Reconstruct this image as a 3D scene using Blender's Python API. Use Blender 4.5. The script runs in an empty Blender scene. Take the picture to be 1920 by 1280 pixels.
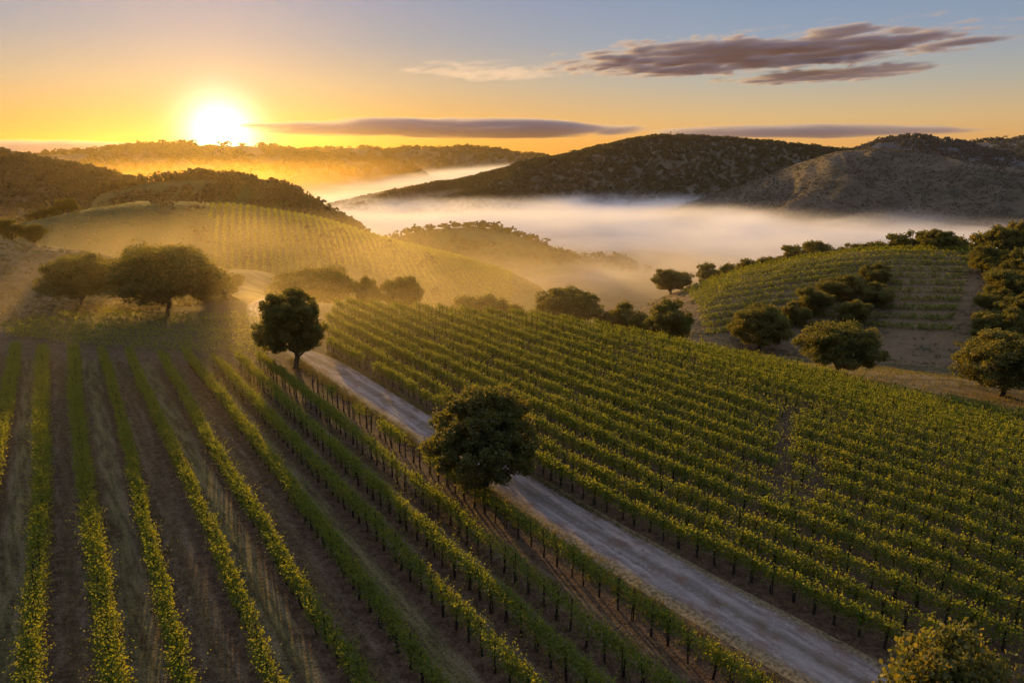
import bpy, math, random
import numpy as np
from mathutils import Vector, Matrix
from mathutils.bvhtree import BVHTree

random.seed(7)
RNG = np.random.default_rng(11)
sc = bpy.context.scene
COL = sc.collection
PI = math.pi

# ------------------------------------------------------------------ camera
CAM_Z = 20.0
F_PX = 1280.0                       # focal length in pixels of the 1920 px wide photograph
PITCH = math.atan(355.0 / 1280.0)
SP, CP = math.sin(PITCH), math.cos(PITCH)
cam_d = bpy.data.cameras.new('camera')
cam_d.sensor_width = 36.0
cam_d.lens = 24.0
cam_d.clip_start = 0.1
cam_d.clip_end = 40000
cam = bpy.data.objects.new('camera', cam_d)
COL.objects.link(cam)
cam.location = (0, 0, CAM_Z)
cam.rotation_euler = (PI / 2 - PITCH, 0, 0)
sc.camera = cam


def ray(px, py):
    dx = (px - 960) / F_PX
    dy = (640 - py) / F_PX
    return np.array([dx, CP + dy * SP, -SP + dy * CP])


def at(px, py, D):
    """world point seen at a photo pixel, D metres away measured along the ground"""
    r = ray(px, py)
    k = D / math.hypot(r[0], r[1])
    return np.array([r[0] * k, r[1] * k, CAM_Z + r[2] * k])


# vineyard axes: rows run along RD, offsets across them are measured along ND
AZ = math.radians(36.0)
RD = np.array([-math.sin(AZ), math.cos(AZ)])
ND = np.array([math.cos(AZ), math.sin(AZ)])

# ------------------------------------------------------------------ noise
_LAT = np.random.default_rng(5).random((256, 256))


def vnoise(x, y, seed=0):
    x = np.asarray(x, float) + seed * 17.31
    y = np.asarray(y, float) + seed * 9.77
    xi = np.floor(x).astype(int); yi = np.floor(y).astype(int)
    fx = x - xi; fy = y - yi
    fx = fx * fx * fx * (fx * (fx * 6 - 15) + 10)
    fy = fy * fy * fy * (fy * (fy * 6 - 15) + 10)
    a = _LAT[xi % 256, yi % 256]; b = _LAT[(xi + 1) % 256, yi % 256]
    c = _LAT[xi % 256, (yi + 1) % 256]; d = _LAT[(xi + 1) % 256, (yi + 1) % 256]
    return ((a * (1 - fx) + b * fx) * (1 - fy) + (c * (1 - fx) + d * fx) * fy) * 2 - 1


def fbm(x, y, seed=0, octv=4):
    s = 0; a = 1.0; t = 0
    for k in range(octv):
        s = s + a * vnoise(np.asarray(x) * 2 ** k, np.asarray(y) * 2 ** k, seed + k * 3)
        t += a; a *= 0.5
    return s / t


def sstep(a, b, x):
    t = np.clip((np.asarray(x, float) - a) / (b - a), 0, 1)
    return t * t * (3 - 2 * t)


# ------------------------------------------------------------------ object helpers
def tag(o, label=None, cat=None, group=None, kind=None):
    if label: o['label'] = label
    if cat: o['category'] = cat
    if group: o['group'] = group
    if kind: o['kind'] = kind
    return o


def empty(name, loc, label=None, cat=None, group=None, rz=0.0):
    o = bpy.data.objects.new(name, None)
    COL.objects.link(o)
    o.location = loc
    o.rotation_euler = (0, 0, rz)
    o.empty_display_size = 0.3
    return tag(o, label, cat, group)


def link(name, me, parent=None, mat=None):
    if mat is not None and not me.materials:
        me.materials.append(mat)
    o = bpy.data.objects.new(name, me)
    COL.objects.link(o)
    if parent: o.parent = parent
    return o


def mesh_np(name, V, Fq, mat, smooth=False):
    """V (n,3), Fq (m,k) with k = 3 or 4"""
    V = np.ascontiguousarray(V, dtype=np.float32); Fq = np.ascontiguousarray(Fq, dtype=np.int32)
    me = bpy.data.meshes.new(name)
    me.vertices.add(len(V)); me.vertices.foreach_set('co', V.ravel())
    k = Fq.shape[1]
    me.loops.add(Fq.size); me.loops.foreach_set('vertex_index', Fq.ravel())
    me.polygons.add(len(Fq))
    me.polygons.foreach_set('loop_start', np.arange(0, Fq.size, k, dtype=np.int32))
    if smooth:
        me.polygons.foreach_set('use_smooth', np.ones(len(Fq), dtype=bool))
    me.update(calc_edges=True)
    if mat is not None: me.materials.append(mat)
    return me


def grid_faces(nu, nv, wrap=False):
    iu = np.arange(nu if wrap else nu - 1); iv = np.arange(nv - 1)
    U, Vv = np.meshgrid(iu, iv, indexing='ij')
    U2 = (U + 1) % nu
    return np.stack([U * nv + Vv, U2 * nv + Vv, U2 * nv + Vv + 1, U * nv + Vv + 1], -1).reshape(-1, 4)


def leaf_quads(C, S, rng, up=0.0, aspect=0.8):
    """kite shaped leaves centred on C (n,3) of size S (n,)"""
    n = len(C)
    a = rng.normal(size=(n, 3)); a[:, 2] += up
    a /= np.linalg.norm(a, axis=1)[:, None]
    b = rng.normal(size=(n, 3))
    b -= (b * a).sum(1)[:, None] * a
    b /= np.linalg.norm(b, axis=1)[:, None]
    lev = rng.random(n) < 0.35
    a[lev, 2] *= 0.3; a /= np.linalg.norm(a, axis=1)[:, None]
    b -= (b * a).sum(1)[:, None] * a; b /= np.linalg.norm(b, axis=1)[:, None]
    nn = np.cross(a, b)
    s = S[:, None] * 0.5
    V = np.empty((n, 4, 3))
    V[:, 0] = C - a * s
    V[:, 1] = C + b * s * aspect - a * s * 0.15 + nn * s * 0.25
    V[:, 2] = C + a * s
    V[:, 3] = C - b * s * aspect - a * s * 0.15 + nn * s * 0.25
    Fq = np.arange(n * 4).reshape(n, 4)
    return V.reshape(-1, 3), Fq


def tube(P, R, n=6):
    """tapered tube along points P with radii R -> V, F (quads)"""
    P = np.asarray(P, float); m = len(P)
    T = np.gradient(P, axis=0); T /= np.linalg.norm(T, axis=1)[:, None] + 1e-9
    ref = np.array([0.3, 0.9, 0.1])
    A = np.cross(T, ref); A /= np.linalg.norm(A, axis=1)[:, None] + 1e-9
    B = np.cross(T, A)
    th = np.linspace(0, 2 * PI, n, endpoint=False)
    V = P[:, None] + (A[:, None] * np.cos(th)[None, :, None] + B[:, None] * np.sin(th)[None, :, None]) * np.asarray(R)[:, None, None]
    idx = []
    for i in range(m - 1):
        for j in range(n):
            j2 = (j + 1) % n
            idx.append((i * n + j, i * n + j2, (i + 1) * n + j2, (i + 1) * n + j))
    return V.reshape(-1, 3), np.array(idx)


def join_parts(parts):
    Vs, Fs, o = [], [], 0
    for V, Fq in parts:
        Vs.append(V); Fs.append(Fq + o); o += len(V)
    return np.concatenate(Vs), np.concatenate(Fs)


# ------------------------------------------------------------------ materials
class N:
    """tiny node builder"""
    def __init__(self, tree):
        self.t = tree; self.n = tree.nodes; self.l = tree.links

    def add(self, typ, **kw):
        nd = self.n.new(typ)
        for k, v in kw.items(): setattr(nd, k, v)
        return nd

    def put(self, sock, v):
        if isinstance(v, bpy.types.NodeSocket): self.l.new(v, sock)
        else: sock.default_value = v

    def math(self, op, a, b=0.0, c=None, clamp=False):
        nd = self.add('ShaderNodeMath', operation=op, use_clamp=clamp)
        self.put(nd.inputs[0], a); self.put(nd.inputs[1], b)
        if c is not None: self.put(nd.inputs[2], c)
        return nd.outputs[0]

    def vmath(self, op, a, b=(0, 0, 0)):
        nd = self.add('ShaderNodeVectorMath', operation=op)
        self.put(nd.inputs[0], a); self.put(nd.inputs[1], b)
        return nd.outputs[1] if op in ('DOT_PRODUCT', 'LENGTH', 'DISTANCE') else nd.outputs[0]

    def noise(self, vec, scale, detail=4, rough=0.55, dist=0.0):
        nd = self.add('ShaderNodeTexNoise')
        self.put(nd.inputs['Vector'], vec); nd.inputs['Scale'].default_value = scale
        nd.inputs['Detail'].default_value = detail; nd.inputs['Roughness'].default_value = rough
        nd.inputs['Distortion'].default_value = dist
        return nd.outputs['Fac']

    def ramp(self, fac, stops, interp='LINEAR'):
        nd = self.add('ShaderNodeValToRGB'); nd.color_ramp.interpolation = interp
        e = nd.color_ramp.elements
        while len(e) < len(stops): e.new(0.5)
        for k, (p, c) in enumerate(stops):
            e[k].position = p
            e[k].color = (c, c, c, 1) if isinstance(c, (int, float)) else (*c, 1)
        self.put(nd.inputs[0], fac)
        return nd.outputs[0]

    def mix(self, fac, a, b, blend='MIX'):
        nd = self.add('ShaderNodeMix', data_type='RGBA', blend_type=blend)
        self.put(nd.inputs[0], fac)
        for s, v in ((nd.inputs[6], a), (nd.inputs[7], b)):
            self.put(s, (*v, 1) if isinstance(v, tuple) and len(v) == 3 else v)
        return nd.outputs[2]

    def smooth(self, x, a, b):
        nd = self.add('ShaderNodeMapRange', interpolation_type='SMOOTHSTEP')
        self.put(nd.inputs['Value'], x); nd.inputs['From Min'].default_value = a; nd.inputs['From Max'].default_value = b
        return nd.outputs[0]

    def scale(self, v, s):
        return self.vmath('MULTIPLY', v, s)


def new_mat(name):
    m = bpy.data.materials.new(name); m.use_nodes = True
    m.node_tree.nodes.clear()
    b = N(m.node_tree)
    out = b.add('ShaderNodeOutputMaterial')
    return m, b, out


def leaf_material(name, cols, trans, tr_mix=0.5, gloss=0.06, nscale=0.6):
    """foliage: thin leaves that reflect and let light through; colour differs from leaf to leaf"""
    m, b, out = new_mat(name)
    g = b.add('ShaderNodeNewGeometry')
    oi = b.add('ShaderNodeObjectInfo')
    nz = b.noise(g.outputs['Position'], nscale, 2)
    f = b.math('ADD', b.math('MULTIPLY', g.outputs['Random Per Island'], 0.42), b.math('MULTIPLY', nz, 0.58))
    c = b.ramp(f, cols)
    t = b.ramp(f, trans)
    d = b.add('ShaderNodeBsdfDiffuse'); b.put(d.inputs[0], c)
    tr = b.add('ShaderNodeBsdfTranslucent'); b.put(tr.inputs[0], t)
    mx = b.add('ShaderNodeMixShader'); mx.inputs[0].default_value = tr_mix
    b.l.new(d.outputs[0], mx.inputs[1]); b.l.new(tr.outputs[0], mx.inputs[2])
    gl = b.add('ShaderNodeBsdfGlossy'); gl.inputs['Roughness'].default_value = 0.45
    gl.inputs[0].default_value = (0.8, 0.8, 0.75, 1)
    m2 = b.add('ShaderNodeMixShader'); m2.inputs[0].default_value = gloss
    b.l.new(mx.outputs[0], m2.inputs[1]); b.l.new(gl.outputs[0], m2.inputs[2])
    b.l.new(m2.outputs[0], out.inputs[0])
    return m


def diffuse_out(b, out, col, rough=0.9, bump=None, bstr=0.3, bdist=0.1):
    p = b.add('ShaderNodeBsdfPrincipled')
    b.put(p.inputs['Base Color'], col)
    p.inputs['Roughness'].default_value = rough
    p.inputs['Specular IOR Level'].default_value = 0.15
    if bump is not None:
        bp = b.add('ShaderNodeBump'); bp.inputs['Strength'].default_value = bstr; bp.inputs['Distance'].default_value = bdist
        b.put(bp.inputs['Height'], bump); b.l.new(bp.outputs[0], p.inputs['Normal'])
    b.l.new(p.outputs[0], out.inputs[0])
    return p


M = {}
M['vine'] = leaf_material('vine_leaf',
    [(0.15, (0.042, 0.085, 0.012)), (0.5, (0.072, 0.125, 0.016)), (0.8, (0.12, 0.145, 0.020)), (0.97, (0.20, 0.15, 0.028))],
    [(0.15, (0.16, 0.25, 0.015)), (0.5, (0.38, 0.38, 0.02)), (0.75, (0.46, 0.42, 0.03)), (0.95, (0.50, 0.36, 0.03))], 0.48, 0.02)
M['oak'] = leaf_material('oak_leaf',
    [(0.2, (0.070, 0.092, 0.024)), (0.55, (0.118, 0.125, 0.034)), (0.9, (0.19, 0.14, 0.040))],
    [(0.2, (0.14, 0.17, 0.02)), (0.6, (0.30, 0.25, 0.03)), (0.9, (0.50, 0.32, 0.04))], 0.45, 0.02)
M['far_wood'] = leaf_material('far_wood_leaf',
    [(0.2, (0.092, 0.086, 0.058)), (0.6, (0.130, 0.114, 0.076)), (0.95, (0.17, 0.138, 0.092))],
    [(0.2, (0.05, 0.06, 0.02)), (0.9, (0.14, 0.12, 0.03))], 0.3, 0.0, 0.03)
M['straw'] = leaf_material('straw_tussock',
    [(0.1, (0.10, 0.088, 0.060)), (0.5, (0.155, 0.125, 0.088)), (0.9, (0.23, 0.185, 0.13))],
    [(0.1, (0.08, 0.07, 0.03)), (0.9, (0.20, 0.15, 0.08))], 0.25, 0.0, 0.04)
M['haze_wood'] = leaf_material('haze_wood_leaf',  # blue-grey leaf colour stands in for distance haze
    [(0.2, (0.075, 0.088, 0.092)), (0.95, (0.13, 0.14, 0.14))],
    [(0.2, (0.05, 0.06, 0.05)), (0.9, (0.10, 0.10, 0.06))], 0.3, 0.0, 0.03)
M['grass'] = leaf_material('grass_blade',
    [(0.1, (0.05, 0.062, 0.02)), (0.5, (0.13, 0.11, 0.04)), (0.9, (0.24, 0.18, 0.08))],
    [(0.1, (0.10, 0.14, 0.02)), (0.9, (0.35, 0.25, 0.08))], 0.4, 0.0, 0.25)

m, b, out = new_mat('bark')
g = b.add('ShaderNodeNewGeometry')
nz = b.noise(b.scale(g.outputs['Position'], (6, 6, 1.5)), 1.5, 5)
diffuse_out(b, out, b.ramp(nz, [(0.3, (0.035, 0.026, 0.02)), (0.7, (0.10, 0.08, 0.065))]), 0.95, nz, 0.8, 0.05)
M['bark'] = m
m, b, out = new_mat('vine_wood')
g = b.add('ShaderNodeNewGeometry')
nz = b.noise(b.scale(g.outputs['Position'], (20, 20, 4)), 1.5, 3)
diffuse_out(b, out, b.ramp(nz, [(0.3, (0.022, 0.016, 0.012)), (0.7, (0.06, 0.045, 0.034))]), 0.95)
M['vine_wood'] = m

# ------------------------------------------------------------------ terrain height
# left block: offset of each row near the camera (r = 27) and at its far end (r = 78)
ROW_L = [(19.3, 18.9), (17.0, 17.3), (15.0, 15.7), (12.9, 14.0), (10.5, 12.1), (8.0, 9.9), (5.4, 7.7), (2.8, 5.4), (0.35, 2.9), (-2.1, 0.6), (-4.6, -1.8), (-7.1, -4.2)]
ROW_R = [25.0 + 1.95 * k for k in range(22)]
FLOOR_Z = -36.0


def soft(x, w):
    """0 below 0, slope 1 above, rounded over w"""
    x = np.asarray(x, float)
    return np.where(x < 0, 0, np.where(x < w, x * x / (2 * w), x - w / 2))


def ground(x, y):
    x = np.asarray(x, float); y = np.asarray(y, float)
    D = np.hypot(x, y)
    off = ND[0] * x + ND[1] * y
    az = np.degrees(np.arctan2(x, np.maximum(y, 1e-3)))
    q = y + 0.3 * (x + 23)
    wl = sstep(-52, -30, x)
    fall = (0.20 - 0.075 * sstep(33, 50, x)) * soft(off - 48, 8) + (0.17 + 0.15 * (1 - sstep(-10, 6, x))) * soft(q - 88, 8) * wl + 0.02 * soft(y - 90, 8) * (1 - wl)
    fall = fall + 0.45 * soft(D - 128, 30) * (1 - sstep(8, 18, az)) + 0.3 * soft(D - 185, 30) * sstep(8, 18, az)
    # the plain on the right levels out, the valley floor lies lower
    flo = FLOOR_Z + (-13.5 - FLOOR_Z) * sstep(9, 17, az) * (1 - sstep(170, 240, D))
    k = 3.0
    h = np.clip(0.5 + 0.5 * ((-fall) - flo) / k, 0, 1)
    z = flo * (1 - h) + (-fall) * h + k * h * (1 - h)
    # swells, but not on the working flat of the vineyard
    far = sstep(20, 90, D)
    z = z + far * 0.35 * fbm(x / 22, y / 22, 2) * sstep(45, 75, off) + 0.05 * fbm(x / 4, y / 4, 8) * sstep(14, 30, D)
    z = np.where(y < -30, np.minimum(z, 0), z)
    return z


# ------------------------------------------------------------------ hills
HILLS = {}


def hill(name, pts, front, back, mat, floor=FLOOR_Z - 3, nu=150, nvf=46, nvb=16, gully=6.0, rough=1.0, seed=0, power=1.0, nfreq=60.0, ridge_n=0.6, lin=0.0):
    """a ridge through photo pixels at their own distances, with a front slope, a back slope and ends that run down"""
    W = np.array([at(*p) for p in pts])
    # run both ends down
    d0 = W[0] - W[1]; d1 = W[-1] - W[-2]
    t = np.concatenate([[0], np.cumsum(np.linalg.norm(np.diff(W, axis=0), axis=1))])
    tt = np.linspace(0, t[-1], nu)
    # smooth interpolation (Catmull-like via dense linear + box filter)
    fine = np.linspace(0, t[-1], 1200)
    R = np.stack([np.interp(fine, t, W[:, k]) for k in range(3)], 1)
    w = 41
    pad = np.concatenate([np.repeat(R[:1], w // 2, 0), R, np.repeat(R[-1:], w // 2, 0)])
    ker = np.hanning(w + 2)[1:-1]; ker /= ker.sum()
    R = np.stack([np.convolve(pad[:, k], ker, 'valid') for k in range(3)], 1)
    R = np.stack([np.interp(tt, fine, R[:, k]) for k in range(3)], 1)
    md = R[:, :2].mean(0); md /= np.linalg.norm(md)
    nrm = np.tile(md, (nu, 1))
    vf = np.linspace(-1, 0, nvf) ; vf = -np.abs(vf) ** 1.25
    vb = np.linspace(0, 1, nvb)[1:]
    v = np.concatenate([vf, vb]); nv = len(v)
    s = np.abs(v)
    prof = (0.5 * (1 + np.cos(PI * s))) ** power * (1 - lin) + lin * (1 - np.sqrt(s * s + 0.006) / 1.003) / (1 - 0.0772)
    hh = np.maximum(R[:, 2] - floor, 0.5)
    wid = np.where(v < 0, front, back)
    X = R[:, None, 0] + nrm[:, None, 0] * (v * wid)[None]
    Y = R[:, None, 1] + nrm[:, None, 1] * (v * wid)[None]
    Z = floor + hh[:, None] * prof[None]
    U = np.repeat(tt[:, None], nv, 1)
    env = (np.sin(PI * np.clip(s, 0, 1)) ** 1.2)[None] * np.clip(hh / 30, 0.15, 1.5)[:, None]
    gl = 1 - np.abs(fbm(U / nfreq + 0.6 * fbm(X / 90, Y / 90, seed + 9), s[None] * 0.7 + 0 * U, seed, 4)) * 2
    Z = Z + env * gully * gl + rough * fbm(X / 14, Y / 14, seed + 20, 3) * np.minimum(1, s * 6 + 0.15)[None]
    Z = Z + (ridge_n * fbm(U / 25, 0 * U + 3, seed + 5, 4)) * np.exp(-(s * 8) ** 2)[None]
    ends = np.minimum(1, np.minimum(tt, tt[-1] - tt) / (0.06 * tt[-1]) )
    ends = sstep(0, 1, ends)[:, None]
    V = np.stack([X, Y, floor + (Z - floor) * (0.35 + 0.65 * ends) - 3 * (1 - ends)], -1).reshape(-1, 3)
    Fq = grid_faces(nu, nv)
    me = mesh_np(name, V, Fq, mat, True)
    o = link('hill', me)
    tag(o, kind='structure')
    HILLS[name] = BVHTree.FromPolygons([tuple(p) for p in V], [tuple(f) for f in Fq])
    return o, R


def surf(x, y, names=None):
    z = float(ground(x, y))
    for n, bv in HILLS.items():
        if names is not None and n not in names: continue
        h = bv.ray_cast(Vector((x, y, 500)), Vector((0, 0, -1)))
        if h[0] is not None and h[0].z > z: z = h[0].z
    return z


def hit(px, py, d0=20, d1=1800):
    """first point of ground or hill on the line of sight through a pixel"""
    D = d0; last = d0
    while D < d1:
        p = at(px, py, D)
        if p[2] <= surf(p[0], p[1]):
            a, c = last, D
            for _ in range(14):
                mid = (a + c) / 2; p = at(px, py, mid)
                if p[2] <= surf(p[0], p[1]): c = mid
                else: a = mid
            p = at(px, py, c)
            return np.array([p[0], p[1], surf(p[0], p[1])]), c
        last = D; D *= 1.02
    return None, None


# hill materials: dry grass with scrub patches
def hill_mat(name, grass_a, grass_b, scrub, scrub_amt=0.5, sc1=0.02, sc2=0.12):
    m, b, out = new_mat(name)
    g = b.add('ShaderNodeNewGeometry'); P = g.outputs['Position']
    n1 = b.noise(P, sc1, 5, 0.6, 0.6); n2 = b.noise(P, sc2, 5, 0.65); n3 = b.noise(P, 0.9, 3)
    c = b.mix(b.smooth(n1, 0.35, 0.65), grass_a, grass_b)
    k = b.math('ADD', b.math('MULTIPLY', n1, 0.5), b.math('MULTIPLY', n2, 0.5))
    c = b.mix(b.smooth(k, 0.62 - scrub_amt * 0.3, 0.70 - scrub_amt * 0.3), c, scrub)
    n4 = b.noise(b.scale(P, (1.0, 0.35, 1.0)), 0.30, 4, 0.65)
    c = b.mix(b.math('MULTIPLY', b.smooth(n4, 0.42, 0.66), 0.55), c, grass_a)
    c = b.mix(b.math('MULTIPLY', n3, 0.5), c, scrub)
    diffuse_out(b, out, c, 1.0, b.math('ADD', n2, b.math('MULTIPLY', n3, 0.4)), 0.7, 2.0)
    return m


HM_dark = hill_mat('wooded_hill', (0.165, 0.135, 0.092), (0.130, 0.112, 0.075), (0.096, 0.086, 0.058), 0.6)
HM_grass = hill_mat('grass_hill', (0.165, 0.128, 0.088), (0.098, 0.084, 0.056), (0.052, 0.050, 0.033), 0.42)
HM_green = hill_mat('green_hill', (0.095, 0.105, 0.034), (0.066, 0.080, 0.026), (0.042, 0.050, 0.018), 0.40)
HM_dry = hill_mat('dry_grass_hill', (0.26, 0.19, 0.10), (0.17, 0.135, 0.06), (0.06, 0.06, 0.03), 0.30, 0.05, 0.3)
HM_rv = hill_mat('vineyard_hill', (0.25, 0.165, 0.09), (0.16, 0.115, 0.06), (0.05, 0.05, 0.025), 0.35, 0.05, 0.3)
HM_haze_blue = hill_mat('haze_blue_hill', (0.11, 0.12, 0.13), (0.095, 0.105, 0.11), (0.07, 0.08, 0.085), 0.6)  # distance haze painted in: hill colour shifted to blue-grey

_, R_fr = hill('far_ridge', [(-80, 300, 1600), (80, 293, 1600), (170, 288, 1600), (250, 277, 1600), (330, 273, 1600), (400, 275, 1600), (480, 276, 1600), (560, 288, 1600), (640, 296, 1620), (760, 303, 1650)], 420, 300, HM_dark, gully=9, rough=1.5, seed=1)
_, R_fr2 = hill('far_ridge_two', [(420, 300, 1950), (560, 284, 1950), (660, 279, 1950), (720, 283, 1950), (780, 281, 1950), (880, 278, 1950), (940, 285, 1960), (990, 292, 1980), (1060, 300, 2000)], 350, 250, HM_dark, gully=9, rough=1.5, seed=2)
_, R_b2 = hill('blue_hill', [(1700, 290, 2250), (1790, 275, 2250), (1850, 267, 2250), (1920, 262, 2200), (2020, 258, 2150), (2150, 270, 2100)], 350, 200, HM_haze_blue, gully=7, seed=3)
_, R_b1 = hill('blue_hill_two', [(1520, 300, 1550), (1600, 284, 1550), (1660, 266, 1550), (1710, 259, 1550), (1780, 268, 1540), (1850, 284, 1520), (1920, 300, 1500), (2020, 312, 1500)], 300, 200, HM_haze_blue, gully=7, seed=4)
_, R_bh = hill('big_hill', [(690, 376, 760), (760, 358, 800), (830, 345, 830), (900, 332, 860), (1000, 307, 900), (1100, 284, 940), (1180, 266, 970), (1240, 256, 990), (1320, 259, 1010), (1450, 270, 1020), (1550, 279, 1020), (1640, 292, 1020), (1720, 312, 1000), (1820, 345, 980)], 380, 260, HM_dark, gully=7, rough=1.0, seed=5, power=0.9, nu=220, nvf=60)
_, R_sh = hill('smooth_hill', [(1150, 425, 620), (1240, 398, 650), (1310, 374, 670), (1390, 348, 690), (1480, 312, 710), (1560, 288, 720), (1620, 278, 720), (1690, 281, 715), (1770, 297, 700), (1850, 312, 690), (1930, 318, 690), (2060, 330, 690)], 260, 200, HM_grass, gully=6, rough=0.7, seed=6, power=0.9, nu=220, nvf=60, nfreq=45)
_, R_l1 = hill('dark_hill', [(-160, 282, 640), (-60, 284, 640), (0, 290, 640), (60, 302, 630), (120, 314, 620), (200, 330, 610), (270, 352, 600), (340, 385, 590), (420, 420, 580)], 230, 200, HM_dark, gully=7, seed=7)
_, R_l2 = hill('wooded_spur', [(150, 372, 470), (230, 354, 470), (290, 342, 470), (380, 336, 470), (470, 342, 465), (530, 356, 455), (580, 380, 440), (640, 418, 420), (700, 455, 400)], 120, 120, HM_green, gully=4, seed=8)
_, R_kn = hill('knoll', [(690, 470, 350), (760, 440, 360), (810, 430, 365), (880, 426, 370), (940, 432, 370), (1000, 452, 370), (1080, 480, 370), (1180, 520, 370)], 80, 60, HM_green, gully=2, seed=9, rough=0.6)
_, R_m1 = hill('vineyard_slope', [(-140, 452, 258), (-40, 436, 268), (30, 420, 276), (95, 407, 285), (180, 388, 300), (260, 378, 310), (340, 376, 315), (430, 382, 318), (520, 393, 315), (600, 408, 310), (680, 432, 300), (760, 456, 290), (850, 478, 275), (940, 504, 260), (1040, 545, 240)], 135, 70, HM_green, gully=2.5, seed=10, rough=0.5, nu=200, nvf=70)
_, R_lg = hill('grassy_rise', [(-330, 440, 132), (-160, 442, 132), (0, 452, 132), (80, 462, 132), (160, 472, 132), (230, 488, 132), (300, 515, 132), (370, 548, 132)], 34, 40, HM_dry, floor=-7, gully=0.5, seed=11, rough=0.25, nfreq=14)
_, R_rv = hill('vineyard_hill', [(1180, 575, 160), (1290, 545, 165), (1340, 525, 168), (1400, 505, 172), (1500, 484, 178), (1600, 472, 183), (1690, 468, 186), (1800, 470, 188), (1900, 470, 188), (2100, 472, 186), (2300, 490, 184)], 72, 30, HM_rv, lin=0.65, floor=-15.5, gully=0.6, seed=12, rough=0.25, nfreq=20, nu=220, nvf=70)

# ------------------------------------------------------------------ ground sheet
na, nr = 900, 430
th = np.linspace(-PI, PI, na, endpoint=False)
rr = np.concatenate([[0.0], np.geomspace(2.0, 2600, nr - 1)])
TH, RR = np.meshgrid(th, rr, indexing='ij')
GX, GY = RR * np.sin(TH), RR * np.cos(TH)
GZ = ground(GX, GY)
me = mesh_np('ground', np.stack([GX, GY, GZ], -1).reshape(-1, 3), grid_faces(na, nr, True), None, True)
off_ = (ND[0] * GX + ND[1] * GY).ravel(); r_ = (RD[0] * GX + RD[1] * GY).ravel()
Dg = RR.ravel()
left = ((off_ < 20.6) & (off_ > -60)).astype(float) * sstep(0, 2, (83 - 0.95 * off_) - r_)
# continuous row number across the left block (whole numbers lie under the vines)
ff = np.clip((r_ - 27) / 51, -0.6, 1.6)
rows0 = np.array([a for a, _ in ROW_L])[::-1]; rows1 = np.array([c for _, c in ROW_L])[::-1]
rown = np.zeros_like(off_)
for i in range(len(off_)):
    if left[i] > 0 and Dg[i] < 130:
        rr_i = rows0 + (rows1 - rows0) * ff[i]
        rown[i] = np.interp(off_[i], rr_i, np.arange(len(rr_i)), left=np.nan)
        if rown[i] != rown[i]: rown[i] = (off_[i] - rr_i[0]) / (rr_i[1] - rr_i[0])
rend = np.interp(off_, [24, 25, 27, 34, 50, 57, 64, 70], [60, 68, 74, 86, 65.5, 52, 40, 28])
right = sstep(23.9, 24.6, off_ - 1.8 * (1 - sstep(5, 30, r_))) * sstep(0, 2, rend - r_) * sstep(0, 3, r_) * (1 - sstep(71, 72.5, off_))
plain = np.clip(sstep(52, 70, off_) * (1 - right) + sstep(95, 105, Dg), 0, 1)
ca = me.color_attributes.new('cover', 'FLOAT_COLOR', 'POINT')
ca.data.foreach_set('color', np.stack([left, right, plain, rown], -1).astype(np.float32).ravel())

m, b, out = new_mat('vineyard_soil')
g = b.add('ShaderNodeNewGeometry'); P = g.outputs['Position']
at_ = b.add('ShaderNodeAttribute', attribute_name='cover')
sep = b.add('ShaderNodeSeparateColor'); b.l.new(at_.outputs['Color'], sep.inputs[0])
nA = b.noise(P, 0.25, 5, 0.6); nB = b.noise(P, 2.2, 5, 0.65); nC = b.noise(P, 9.0, 3)
# noise stretched along the rows
offs = b.vmath('DOT_PRODUCT', P, (ND[0], ND[1], 0)); alo = b.vmath('DOT_PRODUCT', P, (RD[0], RD[1], 0))
cb = b.add('ShaderNodeCombineXYZ'); b.put(cb.inputs[0], offs); b.put(cb.inputs[1], b.math('MULTIPLY', alo, 0.12))
nS = b.noise(cb.outputs[0], 2.4, 4, 0.6)
soil = b.mix(b.smooth(nB, 0.35, 0.68), (0.070, 0.043, 0.026), (0.155, 0.100, 0.060))
# alleys of the left block: turf, two pale wheel lines, bare soil below the vines
u = b.math('FRACT', b.math('ADD', at_.outputs['Alpha'], b.math('MULTIPLY', b.math('SUBTRACT', nA, 0.5), 0.16)))
alt = b.math('MODULO', b.math('FLOOR', b.math('ADD', at_.outputs['Alpha'], 40.0)), 2.0)
turf = b.ramp(u, [(0.0, 0), (0.20, 0), (0.30, 0.8), (0.42, 1.0), (0.58, 1.0), (0.72, 0.8), (0.80, 0), (1.0, 0)])
whl = b.ramp(u, [(0.0, 0), (0.18, 0), (0.27, 0.7), (0.31, 1), (0.35, 0.7), (0.44, 0), (0.56, 0), (0.65, 0.7), (0.69, 1), (0.73, 0.7), (0.82, 0), (1.0, 0)])
grass = b.mix(b.smooth(nS, 0.3, 0.7), (0.085, 0.100, 0.030), (0.24, 0.195, 0.09))
cl = b.mix(b.math('MULTIPLY', b.math('MULTIPLY', turf, b.smooth(nS, 0.28, 0.58)), b.math('ADD', 0.30, b.math('MULTIPLY', alt, 0.70))), soil, grass)
cl = b.mix(b.math('MULTIPLY', b.math('MULTIPLY', whl, b.smooth(b.math('ADD', b.math('MULTIPLY', nS, 0.6), b.math('MULTIPLY', nB, 0.4)), 0.40, 0.64)), 0.8), cl, (0.21, 0.16, 0.11))
cl = b.mix(b.math('MULTIPLY', b.smooth(at_.outputs['Alpha'], 12.2, 12.5), b.smooth(nB, 0.25, 0.5)), cl, b.mix(b.smooth(nS, 0.35, 0.6), (0.065, 0.080, 0.026), (0.20, 0.155, 0.075)))
cr = b.mix(b.smooth(nS, 0.45, 0.75), soil, (0.10, 0.075, 0.035))
head = b.mix(b.smooth(nB, 0.4, 0.7), (0.075, 0.052, 0.034), (0.17, 0.125, 0.075))
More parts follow.
